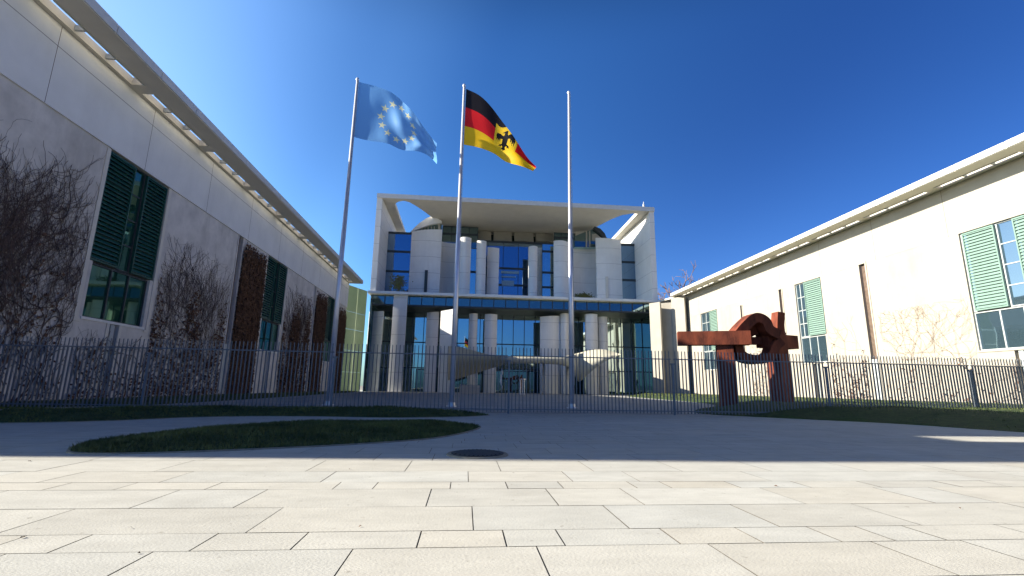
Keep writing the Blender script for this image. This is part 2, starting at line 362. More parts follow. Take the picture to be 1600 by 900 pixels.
edging(front, 'lawn_kerb'); edging(back, 'lawn_kerb')
right = [(10.6,21.5),(11.9,18.9),(14.6,15.8),(15.6,12.4),(17.5,7.5),(24,4.5),(39.8,4.5),(39.8,40),(39.8,86),(31,86),(25,74),(22.3,56),(20.5,42),(17.5,33),(13,26.5)]
rm = mound('right_lawn', right, .42, 1.6, edge=3.0)
left = [(-20.4,22),(-15.2,22),(-14.2,26),(-14.6,40),(-16,60),(-17.2,80),(-18.6,86),(-20.4,86)]
lm = mound('left_lawn', left, .12, 1.6, edge=2.0)
tag(blades([fm, bm_, rm, lm], (26000, 16000, 42000, 12000), (.03,.085)).build('short_grass', M['blade']), 'short dark green grass growing on the mounds and lawns', 'grass', kind='stuff')

# ------------------------------------------------------------------ the two office wings
WIN_Z = (4.4, 7.45, 13.9)
def louvres(mb, X, s, ya, yb, z0, z1, pitch=.24):
    """inclined slats between two stiles, standing at depth X"""
    z = z0+.14
    while z < z1-.2:
        i = len(mb.v); xo, xi = X-s*.05, X+s*.05
        mb.v += [(xo,ya+.09,z),(xo,yb-.09,z),(xi,yb-.09,z+.17),(xi,ya+.09,z+.17),(xo,ya+.09,z+.03),(xo,yb-.09,z+.03),(xi,yb-.09,z+.20),(xi,ya+.09,z+.20)]
        mb.f += [tuple(i+k for k in q) for q in ((0,1,2,3),(4,7,6,5),(0,4,5,1),(2,6,7,3),(0,3,7,4),(1,5,6,2))]
        z += pitch
    for a_, b_ in ((ya, ya+.09), (yb-.09, yb)): mb.box(X-.07, X+.07, a_, b_, z0, z1)
    mb.box(X-.072, X+.072, ya+.09, yb-.09, z0, z0+.10); mb.box(X-.072, X+.072, ya+.09, yb-.09, z1-.10, z1)
def wing(name, label, xw, s, y0, y1, wins, slots, mats, niche_ends=None):
    """s=+1: the court face looks to -X (right wing); d>0 goes into the building"""
    root = thing(name, label, 'office building', (xw+s*6, (y0+y1)/2, 0))
    X = lambda d: xw + s*d
    wall = MB(); cur = y0
    cuts = sorted([(a, b, 'w', k) for k, (a, b, *_r) in enumerate(wins)] + [(a, b, 's', zt) for a, b, zt in slots])
    for a, b, kind, k in cuts:
        wall.box(X(0), X(.55), cur, a, -.1, 13.95)
        if kind == 'w':
            ins = wins[k][2]                              # (left inset, right inset) of the lower light
            mid = (a+b)/2
            wall.box(X(0), X(.55), a, mid-.38, -.1, 4.4); wall.box(X(0), X(.55), mid+.38, b, -.1, 4.4)
            wall.box(X(.3), X(.55), mid-.38, mid+.38, -.1, 4.4)
            if ins[0] > 0: wall.box(X(0), X(.55), a, a+ins[0], 4.4, 7.45)
            if ins[1] > 0: wall.box(X(0), X(.55), b-ins[1], b, 4.4, 7.45)
        else:
            wall.box(X(.45), X(.55), a, b, -.1, 13.95)
            if k < 13.9: wall.box(X(0), X(.45), a, b, k, 13.95)
        cur = b
    wall.box(X(0), X(.55), cur, y1, -.1, 13.95)
    if s > 0: wall.box(X(.55), X(13.5), y0+.02, y1-.02, -.1, 18.05)
    else:
        wall.box(X(.55), X(13.5), y0+.02, 11.1, -.1, 18.05); wall.box(X(.55), X(13.5), 12.5, y1-.02, -.1, 18.05); wall.box(X(.55), X(13.5), 11.1, 12.5, -.1, 15.2)  # unseen gap added so a patch of sun reaches the paving
    wall.build('wall', mats['wall'], root)
    band = MB()
    band.box(X(-.015), X(.55), y0, y1, 13.95, 18.1) if s > 0 else band.box(X(-.10), X(.55), 12.5, y1, 13.95, 18.1)
    if s < 0: band.box(X(-.10), X(.55), y0, 11.1, 13.95, 18.1); band.box(X(-.10), X(.55), 11.1, 12.5, 13.95, 15.2)
    bd = band.build('upper_band', mats['band'], root)
    yy = y0+7.0
    while yy < y1:
        jb = MB(); jb.box(X(-.1015 if s < 0 else -.0165), X(-.099 if s < 0 else -.0145), yy, yy+.03, 13.96, 18.08); jb.build('expansion_joint', M['slot'], bd); yy += 7.33
    # roof with slots cut through the overhang
    rf = MB()
    rf.box(X(-2.35), X(-1.05), y0, y1, 18.12, 18.58)
    if s > 0: rf.box(X(-.35), X(13.6), y0, y1, 18.12, 18.58)
    else: rf.box(X(-.35), X(13.6), y0, 11.0, 18.12, 18.58); rf.box(X(-.35), X(13.6), 12.7, y1, 18.12, 18.58); rf.box(X(-.35), X(.5), 11.0, 12.7, 18.12, 18.58)  # roof left open above the added gap, out of view
    per = 22/3; k = math.floor((y0-21.0)/per); prev = y0
    sl = []
    while True:
        a = 20.9+k*per; b = a+6.4; k += 1
        if b < y0: continue
        if a > y1-3: break
        a = max(a, y0+.5); b = min(b, y1-1)
        rf.box(X(-1.05), X(-.35), prev, a, 18.12, 18.58); sl.append((a,b)); prev = b
    rf.box(X(-1.05), X(-.35), prev, y1, 18.12, 18.58)
    roof = rf.build('roof', mats['roof'], root)
    rb = MB()
    for a, b in sl:
        n = 3
        for j in range(1, n): yy = a+(b-a)*j/n; rb.box(X(-1.045), X(-.355), yy-.06, yy+.06, 18.22, 18.5)
        rb.box(X(-1.06), X(-1.02), a, b, 18.07, 18.13)
    rb.build('slot_rib', M['palemull'], roof)
    fb = MB(); yy = y0
    while yy < y1-.1:
        e_ = min(yy+3.66, y1); fb.box(X(-2.42), X(-2.353), yy, e_-.05, 18.16, 18.66); yy = e_
    fb.build('fascia', M['fascia'], roof)
    for (a, b, ins, panes, shut) in wins:
        fr = MB(); t = .08
        # outer frame of the upper light and of the lower light
        for (ya, yb, za, zb) in ((a, b, 7.45, 13.93), (a+ins[0], b-ins[1], 4.4, 7.40)):
            fr.box(X(.16), X(.32), ya, ya+t, za, zb); fr.box(X(.16), X(.32), yb-t, yb, za, zb)
            fr.box(X(.158), X(.322), ya+t, yb-t, za, za+t); fr.box(X(.158), X(.322), ya+t, yb-t, zb-t, zb)
        for yy in panes: fr.box(X(.162), X(.318), yy-.05, yy+.05, 7.5, 13.85)
        lo = a+ins[0]; hi = b-ins[1]; mid = (a+b)/2
        for q in (.36, .66): yy = lo+(hi-lo)*q; fr.box(X(.162), X(.318), yy-.05, yy+.05, 4.5, 7.32)
        for zz in (9.05, 10.65, 12.25): fr.box(X(.19), X(.29), a+t, b-t, zz-.04, zz+.04)
        win = fr.build('window', mats['frame'], root)
        p = MB(); p.box(X(.24), X(.26), a+.03, b-.03, 7.46, 13.9); p.box(X(.24), X(.26), lo+.03, hi-.03, 4.43, 7.39)
        p.build('pane', mats['glass'], win)
        if s < 0:
            su = MB()
            for ya, yb in ((a-.28, a-.002), (b+.002, b+.28)): su.box(X(-.05), X(.3), ya, yb, 4.26, 13.9)
            su.box(X(-.05), X(.15), a-.28, lo-.125, 4.1, 4.258); su.box(X(-.05), X(.15), hi+.125, b+.28, 4.1, 4.258)
            for ya, yb in ((mid-.62, mid-.39), (mid+.39, mid+.62)): su.box(X(-.05), X(.29), ya, yb, 0, 4.255)
            su.build('surround', M['soffit'], win)
        sb = MB(); sb.box(X(-.06), X(.16), lo-.12, hi+.12, 4.26, 4.397); sb.build('sill', mats['band'], win)
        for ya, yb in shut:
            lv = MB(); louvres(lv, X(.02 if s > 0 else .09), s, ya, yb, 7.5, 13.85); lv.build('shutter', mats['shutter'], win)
        mid = (a+b)/2
        pl = MB(); pl.box(X(.05), X(.298), mid-.16, mid+.16, 0, 4.25); pl.build('pilaster', mats['pilaster'], win)
    for a, b, zt in slots:
        q = MB(); q.box(X(.30), X(.449), a+.01, b-.01, 0, zt-.02); q.build('recess_panel', mats['slotm'], root)
        q = MB(); q.box(X(-.06), X(.30), a-.16, a-.002, 0, zt); q.build('fin', mats['fin'], root)
        q = MB(); q.box(X(.04), X(.29), a+.02, b-.02, .2, 4.3).box(X(-.02), X(.295), a+.02, b-.02, 2.5, 2.62); q.build('drain_box', mats['pilaster'], root)
    return root
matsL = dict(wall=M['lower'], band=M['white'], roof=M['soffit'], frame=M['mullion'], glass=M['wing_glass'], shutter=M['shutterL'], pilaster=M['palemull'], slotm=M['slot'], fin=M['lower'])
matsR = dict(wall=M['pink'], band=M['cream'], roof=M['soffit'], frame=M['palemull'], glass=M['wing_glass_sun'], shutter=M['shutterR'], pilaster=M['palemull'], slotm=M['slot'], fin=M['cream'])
def wl(a): b = a+5.5; return (a, b, (.3, .3), (a+2.35, a+3.35), ((a+.05, a+2.3), (a+3.4, b-.05)))
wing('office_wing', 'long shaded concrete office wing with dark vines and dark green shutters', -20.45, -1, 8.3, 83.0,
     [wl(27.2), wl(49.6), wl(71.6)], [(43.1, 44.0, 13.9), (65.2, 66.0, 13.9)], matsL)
def wr(a, b, gap, shut): return (a, b, (.2, 0), gap, shut)
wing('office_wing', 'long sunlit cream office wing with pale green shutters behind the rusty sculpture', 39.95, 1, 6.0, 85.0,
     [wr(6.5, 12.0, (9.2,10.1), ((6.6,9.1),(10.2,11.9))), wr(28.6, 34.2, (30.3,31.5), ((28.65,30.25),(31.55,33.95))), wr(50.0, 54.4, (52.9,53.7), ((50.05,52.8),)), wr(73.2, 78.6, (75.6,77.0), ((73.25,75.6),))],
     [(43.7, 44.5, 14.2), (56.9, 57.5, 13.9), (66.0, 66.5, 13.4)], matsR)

# ------------------------------------------------------------------ main government building
MBX0, MBX1 = -18.0, 36.8
hall = thing('government_building', 'monumental white and glass government building closing the far end of the court', 'government building', (9.4, 98, 0))
# --- floor slab and roof
sl = MB(); sl.box(MBX0-.3, MBX1+.3, 88.5, 112, 17.6, 18.08); sl.build('floor_slab', M['white'], hall)
body = MB(); body.box(MBX0+.6, MBX1-.6, 101.5, 130, -.1, 17.58); body.box(MBX0+1.2, MBX1-1.2, 109, 130, 18.1, 32); body.build('core', M['white'], hall)
for xa, xb in ((MBX0, MBX0+1.0), (MBX1-1.0, MBX1)):
    q = MB(); q.box(xa, xb, 89.0, 112, 18.08, at(600, 309.5, 1, 88.9).z-.003); q.build('side_wall', M['white'], hall)
# roof plate with two openings (outlines in plan, Z = soffit)
ZS = at(600, 309.5, 1, 88.9).z
def onsoffit(lst): return [tuple(at(u, v, 2, ZS)[:2]) for u, v in lst]
holeL = onsoffit([(632,362),(617,320),(619,317),(623,315),(631,313.6),(640,316),(651,322.3),(662,329.8),(675,339.5),(688,350),(703,359),(722,367),(742,373)])
holeR = onsoffit([(866,379),(890,374),(912,365),(935,353),(955,342.5),(972,336),(989,333.5),(996.5,334.2),(957,376)])
yb = 112.0
def back(p0, p1):                                # point of the line p0->p1 on the back edge
    t = (yb-p0[1])/(p1[1]-p0[1]); return (p0[0]+(p1[0]-p0[0])*t, yb)
lL = back(holeL[1], holeL[0]); lR = back(holeR[-2], holeR[-1])
midL = [p for p in holeL[4:] if p[1] < yb-.1]; midR = [p for p in holeR[:-2] if p[1] < yb-.1]
fy = 88.9; RT = ZS+.75
rp_ = MB()
rp_.prism([(midL[0][0], fy), (midR[-1][0], fy)] + list(reversed(midR)) + [(midR[0][0]-.5, yb), (midL[-1][0]+.5, yb)] + list(reversed(midL)), ZS, RT)
rp_.prism([(MBX0, fy), (midL[0][0], fy), holeL[4], holeL[3], holeL[2], holeL[1], lL, (MBX0, yb)], ZS, RT)
rp_.prism([(midR[-1][0], fy), (MBX1, fy), (MBX1, yb), lR, holeR[-2], midR[-1]], ZS, RT)
rp_.build('roof', M['soffit'], hall)
fe = MB(); fe.box(MBX0-.02, MBX1+.02, 88.7, 88.897, ZS-.02, RT+.12); fe.build('roof_edge', M['fascia'], hall)
b_ = MB(); b_.box(MBX1-2.2, MBX1-1.9, 88.9, 89.2, RT, RT+.8).tube([(MBX1-2.05,89.05,RT+.7),(MBX1-2.05,89.05,RT+1.3)],.06); b_.build('roof_lamp', M['fascia'], hall)
# --- clerestory rooms that rise through the roof openings
def profile(name, m, px_, Y, dep, parent=hall):
    pts = [at(u, v, 1, Y) for u, v in px_]; n = len(pts); q = MB()
    q.v += [(p.x, Y, p.z) for p in pts] + [(p.x, Y+dep, p.z) for p in pts]
    q.f.append(tuple(range(n))); q.f.append(tuple(range(2*n-1, n-1, -1)))
    for k in range(n): j_ = (k+1) % n; q.f.append((k, k+n, j_+n, j_))
    return q.build(name, m, parent)
cl = profile('clerestory', M['low_glass'], [(650,363),(650,359.5),(660,355.5),(672,351),(690,348),(690,363)], 99.6, 3.0)
profile('clerestory_post', M['cream'], [(684.5,364),(684.5,345),(688,344),(688,364)], 99.4, .19, cl)
for u in (659,664,669,674,679): profile('clerestory_post', M['cream'], [(u-.6,364),(u-.6,354),(u+.6,353.5),(u+.6,364)], 99.45, .14, cl)
profile('clerestory_roof', M['white'], [(641,362.5),(648,355),(656,348),(666,341),(676,336.5),(690,345),(690,347.9),(672,350.9),(660,355.4),(650,359.4)], 98.9, 5.0)
cl = profile('clerestory', M['low_glass'], [(898,386),(898,369),(915,362),(928,357.5),(938,365),(944,372),(944,386)], 99.6, 3.0)
for u in (916.5,921.5): profile('clerestory_post', M['cream'], [(u-1,386),(u-1,361),(u+1,360),(u+1,386)], 99.4, .19, cl)
profile('painted_gleam', M['cream'], [(925,376),(925,366),(931,365),(940,372),(940,376)], 99.5, .09, cl)  # sunlit part of the glass, painted on as a cream patch
profile('clerestory_roof', M['mullion'], [(928,357.4),(929,353.5),(938,357),(945,364.5),(949,374),(944,371.9),(938,364.9)], 98.9, 5.0)
q = MB(); q.box(-7, 27, 108.5, 108.8, 30, ZS-.02); q.build('lobby_glazing', M['low_glass'], hall)
for (u0, u1, v0, v1) in ((741,767,363,377),(771,799,357.5,378),(803.5,833,357.5,378.5),(837,865,362,379)):
    p0 = at(u0, v1, 1, 106); p1 = at(u1, v1, 1, 106); za = at(u0, v0+(2 if u0 == 741 else 0), 1, 106)[2]; zb_ = at(u1, v0+(3 if u0 == 837 else 0), 1, 106)[2]
    zc_ = at((u0+u1)/2, v0-2.5, 1, 106)[2]
    q = MB(); n = 8
    for k in range(n+1):
        t = k/n; x = p0.x+(p1.x-p0.x)*t; bow = math.sin(t*math.pi); zt = min(za+(zb_-za)*t+bow*max(0, zc_-(za+zb_)/2), ZS-.03)
        q.v += [(x, 105.0-.4*bow, p0.z), (x, 106.0-.3*bow, zt), (x, 107, zt), (x, 106.6, p0.z)]
    for k in range(n):
        for j_ in range(4): a_ = k*4+j_; b2 = k*4+(j_+1) % 4; q.f.append((a_, a_+4, b2+4, b2))
    q.f.append((3,2,1,0)); q.f.append((n*4,n*4+1,n*4+2,n*4+3))
    q.build('vault_panel', M['cream'], hall)
# --- upper glazing
def glazing(name, m, u0, u1, v0, zb, Y, rails=(), posts=0, th=.15, parent=hall):
    x0 = at(u0, 420, 1, Y).x; x1 = at(u1, 420, 1, Y).x; zt = at((u0+u1)/2, v0, 1, Y).z
    q = MB(); q.box(x0, x1, Y, Y+th, zb, zt); gl_ = q.build(name, m, parent)
    f = MB(); f.box(x0, x1, Y-.105, Y-.004, zb, zb+.12); f.box(x0, x1, Y-.105, Y-.004, zt-.12, zt)
    for v in rails: z = at((u0+u1)/2, v, 1, Y).z; f.box(x0, x1, Y-.12, Y-.002, z-.22, z+.22)
    for k in range(posts+1):
        x = x0+(x1-x0)*k/max(posts,1); f.box(x-.06, x+.06, Y-.10, Y-.003, zb, zt)
    f.build('mullion', M['mullion'], gl_)
    return gl_
glazing('window_bay', M['upper_glass'], 597, 641, 363, 18.1, 98.2, (364,393,424), 1)
glazing('window_bay', M['upper_glass'], 969, 1008, 381, 18.1, 98.2, (383,410,438), 1)
gz = glazing('curtain_wall', M['upper_glass'], 640, 972, 377.5, 18.1, 103.2, (379,420,446), 14)
bl = MB()  # bright reflection in the curtain wall, painted as pale strips
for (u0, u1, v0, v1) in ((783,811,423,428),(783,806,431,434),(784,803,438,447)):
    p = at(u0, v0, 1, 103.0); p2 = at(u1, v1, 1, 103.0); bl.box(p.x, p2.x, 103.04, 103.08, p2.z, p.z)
bl.build('painted_gleam', M['painted_gleam'], gz)
# --- stelae and wall panels: upright slabs, slightly bowed in plan
def stela(u0, u1, v0l, v0r, zb, Y, bow=.5, th=.45, m=None, name='wall_panel', skew=0.0, vref=420):
    a_ = at(u0, vref, 1, Y); b2 = at(u1, vref, 1, Y+skew); n = 8
    zl = at(u0, v0l, 1, Y).z; zr = at(u1, v0r, 1, Y+skew).z
    q = MB(); fr_, bk, zt = [], [], []
    for k in range(n+1):
        t = k/n; x = a_.x+(b2.x-a_.x)*t; yy = Y+skew*t-bow*math.sin(math.pi*t)
        fr_.append((x, yy)); bk.append((x, yy+th)); zt.append(zl+(zr-zl)*t)
    q.prism(fr_+list(reversed(bk)), zb, zt+list(reversed(zt)))
    o = q.build(name, m or M['white'], hall, False)
    return o
for args in ((640,688,361.5,358.5,97.4,.6,.5,0),(687,716,377,380,100.5,-.5,.5,0),(717,735,371,372,96.2,.7,1.6,0),(744,759,376,377,97.0,.5,1.0,0),(761,779.5,386,388,99.6,.3,.5,0),
             (826,840,385,385.5,97.6,.6,1.0,0),(841,848,387,387,100.5,0,.4,0),(865.5,888,376,378,97.0,.7,.5,0),(896,933,386,386,101,-.5,.5,0),(932,971.5,371.5,375.5,97.2,.5,.5,0)):
    u0,u1,v0,v1,Y,bow,th,sk = args; stela(u0,u1,v0,v1,18.09,Y,bow,th,skew=sk)
for (u0,u1,v0,mm) in ((664,668.5,422,'mullion'),(946.5,950,432,'soffit')):
    p = at(u0, v0, 1, 96.5); p2 = at(u1, v0, 1, 96.5); q = MB(); q.box(p.x, p2.x, 96.45, 96.9, 18.1, p.z); q.build('slot_opening', M[mm], hall)
glazing('window_bay', M['low_glass'], 689, 745, 354, 18.1, 102.2, (366,), 4)
glazing('window_bay', M['low_glass'], 866, 899, 364, 18.1, 102.2, (372,), 3)
gz2 = glazing('window_bay', M['facade_glass'], 734, 746, 388, 18.1, 99.2, (425,), 1)
gz3 = glazing('window_bay', M['facade_glass'], 847, 866, 381, 18.1, 99.2, (393,426,449), 1)
# --- lower glazing: a clerestory strip under the slab and tall glass below
YG = 97.0
xa, xb = MBX0+.4, MBX1-.4
q = MB(); q.box(xa, xb, 89.9, 90.1, 15.8, 17.58); st = q.build('window_strip', M['low_glass'], hall)
q = MB(); k = 0
for k in range(25): x = xa+(xb-xa)*k/24; q.box(x-.08, x+.08, 89.78, 89.898, 15.8, 17.57)
q.box(xa, xb, 89.75, 89.897, 15.62, 15.9); q.build('mullion', M['mullion'], st)
q = MB(); q.box(xa, xb, 89.91, 101.4, 15.6, 15.79); q.build('lower_soffit', M['mullion'], hall)
q = MB(); q.box(xa, xb, YG+.25, YG+.45, 0, 15.58); st = q.build('curtain_wall', M['facade_glass'], hall)
q = MB()
for k in range(25): x = xa+(xb-xa)*k/24; q.box(x-.06, x+.06, YG+.12, YG+.248, 0, 15.5)
for z in (4.6, 9.6): q.box(xa, xb, YG+.10, YG+.246, z-.1, z+.1)
q.build('mullion', M['mullion'], st)
q = MB(); q.box(xa+8, xb-6, YG-.1, YG+.10, 0, 4.4); st = q.build('entrance_glazing', M['low_glass'], hall)
q = MB()
for k in range(15): x = xa+8+(xb-xa-14)*k/14; q.box(x-.06, x+.06, YG-.2, YG-.102, 0, 4.4)
q.box(xa+8, xb-6, YG-.19, YG-.103, 4.2, 4.4)
q.build('mullion', M['mullion'], st)
for xs_ in (MBX0, MBX1-.38): q = MB(); q.box(xs_, xs_+.38, 90, 101, 0, 17.58); q.build('side_glazing', M['low_glass'], hall)
# lower stelae
for (u0,u1,v0,v1,Y,bow,th,sk) in ((573,595.5,486.5,486,92.6,.2,.8,-2.0),(610,632,460.5,460.5,89.35,.05,.5,-.1),(664.5,683.5,488.5,487,93,.4,.6,0),(731.5,745,490,490,93,.5,1.0,0),(756.5,776,490.5,491.5,92.5,.6,.6,0),
             (844,874.5,495,493.5,92.5,.6,.6,0),(876.5,889,490,490,92,.6,1.0,0),(916,934.5,490.5,491,91,.5,.9,0),(936,950,495,495,92.5,.4,.8,0)):
    stela(u0,u1,v0,v1,0,Y,bow,th,skew=sk,name='stela',vref=540)
stela(686.5,707,486,482.5,0,87.6,.0,.5,name='stela',skew=-1.3,vref=540)
q = MB(); 
q.hbeam((34.0,86.2),(35.3,84.4),.45,0,16.9); q.build('stela', M['cream'], hall)
# --- entrance canopy: a thin double curved shell
cs = [(700,541,594,6),(710,541,593,6),(722,542.5,590,6),(738,547,585,5.5),(755,552,579.5,5),(770,555.5,575,4),(783,556.5,571,2.5),(793,556.5,568.5,1),(805,556.5,567.5,.2),(830,556.5,567.5,.2),(860,557,568,.2),(880,557,570.5,.3),(890,556,574.5,1),(898,554.5,586,2.5),(904,553,597,3.2),(912,551,592,2.5),(921,549,583,1.5),(932,546,574,.5),(944,546,565.5,0),(956,549,559.5,0),(969,553,554.5,0)]
q = MB(); YC = 80.0
for (u, vt, vb, dy) in cs:
    t_ = at(u, vt, 1, YC+(2.0 if u > 890 else 0)); b2 = at(u, vb, 1, YC+dy); x = at(u, (vt+vb)/2, 1, YC).x
    mz = t_.z*.5+b2.z*.5; my = (t_.y+b2.y)/2-.5+.9*(dy > 3)
    q.v += [(b2.x, b2.y, b2.z), ((t_.x+b2.x)/2, my, mz), (t_.x, t_.y, t_.z), (x, YC+6.5, t_.z+.1), (x, YC+6.6, max(b2.z, t_.z-.9)), (b2.x, b2.y+.25, b2.z+.03)]
for k in range(len(cs)-1):
    for j in range(6): a_ = k*6+j; b3 = k*6+(j+1) % 6; q.f.append((a_, a_+6, b3+6, b3))
q.f.append(tuple(range(5,-1,-1))); q.f.append(tuple((len(cs)-1)*6+j for j in range(6)))
q.build('entrance_canopy', M['canopy'], hall, True)
for u in (744, 850, 886): x = at(u, 590, 1, 86).x; q = MB(); q.tube([(x,86,0),(x,86,5.5)], .28, 10); q.build('canopy_column', M['white'], hall, True)

# --- links between the wings and the main building
lk = thing('glass_link', 'pale green glass link joining the shaded wing to the main building', 'building link', (-19.2, 86, 0))
A = Vector((-20.5, 83.05)); B = Vector((-18.35, 88.4)); n = 2
for (z0, z1) in ((0,3.2),(3.24,6.8),(6.84,10.4),(10.44,13.4),(13.44,17.9)):
    for k in range(n):
        q = MB(); q.hbeam(tuple(A+(B-A)*(k/n+.01)), tuple(A+(B-A)*((k+1)/n-.01)), .08, z0, z1); q.build('pane', M['green_glass'], lk)
lk = thing('concrete_link', 'sunlit cream wall slabs between the right wing and main building', 'building link', (38.5, 91, 0))
q = MB(); q.hbeam((35.6,86.6),(37.7,85.0),.3,0,17.0); q.build('rear_slab', M['pink'], lk)
q = MB(); q.hbeam((37.7,84.9),(39.2,82.7),.4,0,17.75); q.build('front_slab', M['cream'], lk)
q = MB(); q.prism([(37.15,88.3),(38.2,84.6),(44,84.6),(44,100),(37.15,100)], 17.8, 18.1); q.build('link_roof', M['soffit'], lk)

# ------------------------------------------------------------------ fence
FY, FH = 19.7, 2.62
x_ref = at(795, 600, 1, FY).x; pitch = at(1052, 600, 1, FY).x-x_ref
labels = ['steel bar fence section meeting the shaded wing at the left edge', 'steel bar fence section in front of the vine covered wall left of the first flagpole',
  'steel bar fence section around the foot of the leftmost flagpole', 'steel bar fence section in front of the foot of the German flag pole',
  'steel bar gate in front of the building entrance and bare flagpole', 'steel bar fence section in front of the rusty sculpture',
  'steel bar fence section just right of the rusty sculpture', 'steel bar fence section before the sunlit wall with the large shuttered window', 'steel bar fence section at the far right edge']
def fence_panel():
    root = thing('bar_fence', labels[0], 'fence', (0, FY, 0), 'steel bar fence sections across the court')
    q = MB(); q.box(-.04,.04,FY-.04,FY+.04,0,2.05); q.box(-.085,.085,FY-.06,FY+.06,2.05,2.11); q.build('post', M['fence'], root)
    for z in (.14, FH-.36):
        q = MB(); q.box(.06, pitch-.06, FY-.03, FY+.03, z, z+.04); q.build('rail', M['fence'], root)
    n = 46; first = None
    for k in range(n):
        x = .06+(pitch-.12)*(k+.5)/n
        if first is None:
            q = MB(); q.box(-.0135,.0135,FY-.0135,FY+.0135,.06,FH-.36).box(-.0135,.0135,FY-.0135,FY+.0135,FH-.30,FH)
            q.box(-.013,.013,FY-.0315,FY-.0305,.06,FH-.3).box(-.0135,.0135,FY+.0305,FY+.0315,.06,FH-.3)
            first = q.build('bar', M['fence'], root); o = first
        else: o = first.copy(); C.objects.link(o); o.parent = root
        o.location = (x, 0, 0)
    return root
proto = fence_panel()
start = -3
for i, lb in enumerate(labels):
    o = proto if i == 0 else copy_tree(proto)
    o.location = (x_ref+pitch*(i-4), FY, 0); o['label'] = lb
    if 'gate' in lb: o.name = 'bar_gate'; o['category'] = 'gate'

# ------------------------------------------------------------------ flagpoles and flags
PY = 25.8
tops = ((558,122),(725,132),(889,143)); bots = ((514,632),(706,634),(893,638))
plabel = ['tall aluminium flagpole carrying the blue European flag', 'tall aluminium flagpole carrying the German flag', 'tall bare aluminium flagpole without any flag']
px = []
for (ut, vt), (ub, vb), lb in zip(tops, bots, plabel):
    pt = at(ut, vt, 1, PY); pb = at(ub, vb, 1, PY); x = pt.x*.6+pb.x*.4; h = pt.z; px.append((x, h))
    root = thing('flagpole', lb, 'flagpole', (x, PY, 0), 'flagpoles in the forecourt')
    q = MB(); q.tube([(x,PY,0),(x,PY,h*.5),(x,PY,h*.5+.01),(x,PY,h-.15)], [.145,.115,.105,.062], 16); q.build('shaft', M['steel'], root, True)
    q = MB(); q.tube([(x,PY,h-.15),(x,PY,h-.08),(x,PY,h),(x,PY,h+.03)], [.085,.10,.07,.02], 12); q.build('cap', M['steel'], root)
    q = MB(); q.tube([(x,PY,0),(x,PY,.05),(x,PY,.06),(x,PY,.22)], [.30,.30,.19,.18], 16); q.build('base', M['steel'], root)
    q = MB(); q.tube([(x+.13,PY-.1,1.2),(x+.14,PY-.08,h*.5),(x+.09,PY-.05,h-.2)], .012, 5); q.build('halyard', M['palemull'], root)
def lerp_curve(pts, t):
    s = [0]
    for a, b in zip(pts, pts[1:]): s.append(s[-1]+math.hypot(b[0]-a[0], b[1]-a[1]))
    d = t*s[-1]
    for k in range(len(pts)-1):
        if d <= s[k+1]+1e-9:
            f = (d-s[k])/(s[k+1]-s[k]); return (pts[k][0]+(pts[k+1][0]-pts[k][0])*f, pts[k][1]+(pts[k+1][1]-pts[k][1])*f)
def refine(pts, n=30):
    out = []; P_ = [pts[0]]+list(pts)+[pts[-1]]
    for i in range(1, len(P_)-2):
        p0,p1,p2,p3 = [Vector(p) for p in P_[i-1:i+3]]
        for j in range(8):
            t = j/8; out.append(tuple(.5*((2*p1)+(p2-p0)*t+(2*p0-5*p1+4*p2-p3)*t*t+(3*p1-p0-3*p2+p3)*t**3)))
    out.append(tuple(pts[-1])); return out
def flag(name, label, top, bot, colour, wave, nu=200, nv=120):
    T = refine([(at(*p,1,PY).x, at(*p,1,PY).z) for p in top]); Bm = refine([(at(*p,1,PY).x, at(*p,1,PY).z) for p in bot])
    vs, fs, cols = [], [], []
    for j in range(nv+1):
        for i in range(nu+1):
            s, t = i/nu, j/nv                       # s along the fly, t from the bottom edge up
            a = lerp_curve(T, s); b = lerp_curve(Bm, s)
            x, dy, z = b[0]+(a[0]-b[0])*t, 0.0, b[1]+(a[1]-b[1])*t
            ox, oy, oz = wave(s, t); vs.append((x+ox, PY+oy, z+oz))
    for j in range(nv):
        for i in range(nu):
            k = j*(nu+1)+i; fs.append((k, k+1, k+nu+2, k+nu+1)); cols.append(colour((i+.5)/nu, (j+.5)/nv))
    org = Vector((px[0][0], PY, 12))
    me = bpy.data.meshes.new(name); me.from_pydata([tuple(Vector(v)-org) for v in vs], [], fs); me.materials.append(M['flag'])
    ca = me.color_attributes.new('Col', 'FLOAT_COLOR', 'CORNER'); buf = []
    for c_ in cols: buf += [*c_, 1]*4
    ca.data.foreach_set('color', buf); me.polygons.foreach_set('use_smooth', [True]*len(fs)); me.update()
    o = bpy.data.objects.new(name, me); C.objects.link(o); o.location = org
    return tag(o, label, 'flag')
def star(x, y, r):
    """point inside a five pointed star of radius r about the origin"""
    rr = math.hypot(x, y)
    if rr > r: return False
    a_ = (math.degrees(math.atan2(x, y))) % 72
    if a_ > 36: a_ = 72-a_
    a_ = math.radians(a_); ri = .382*r; px_, py_ = rr*math.sin(a_), rr*math.cos(a_)
    qx, qy = ri*math.sin(math.radians(36)), ri*math.cos(math.radians(36))
    return (qx*(py_-r) - (qy-r)*px_) < 0
def eu_col(s, t):
    X_, Y_ = s*1.5-.75, t-.5
    for k in range(12):
        a_ = math.radians(30*k)
        if star(X_-math.sin(a_)*.335, Y_-math.cos(a_)*.335, .075): return (1,.95,.58)
    return (.20,.47,.88)
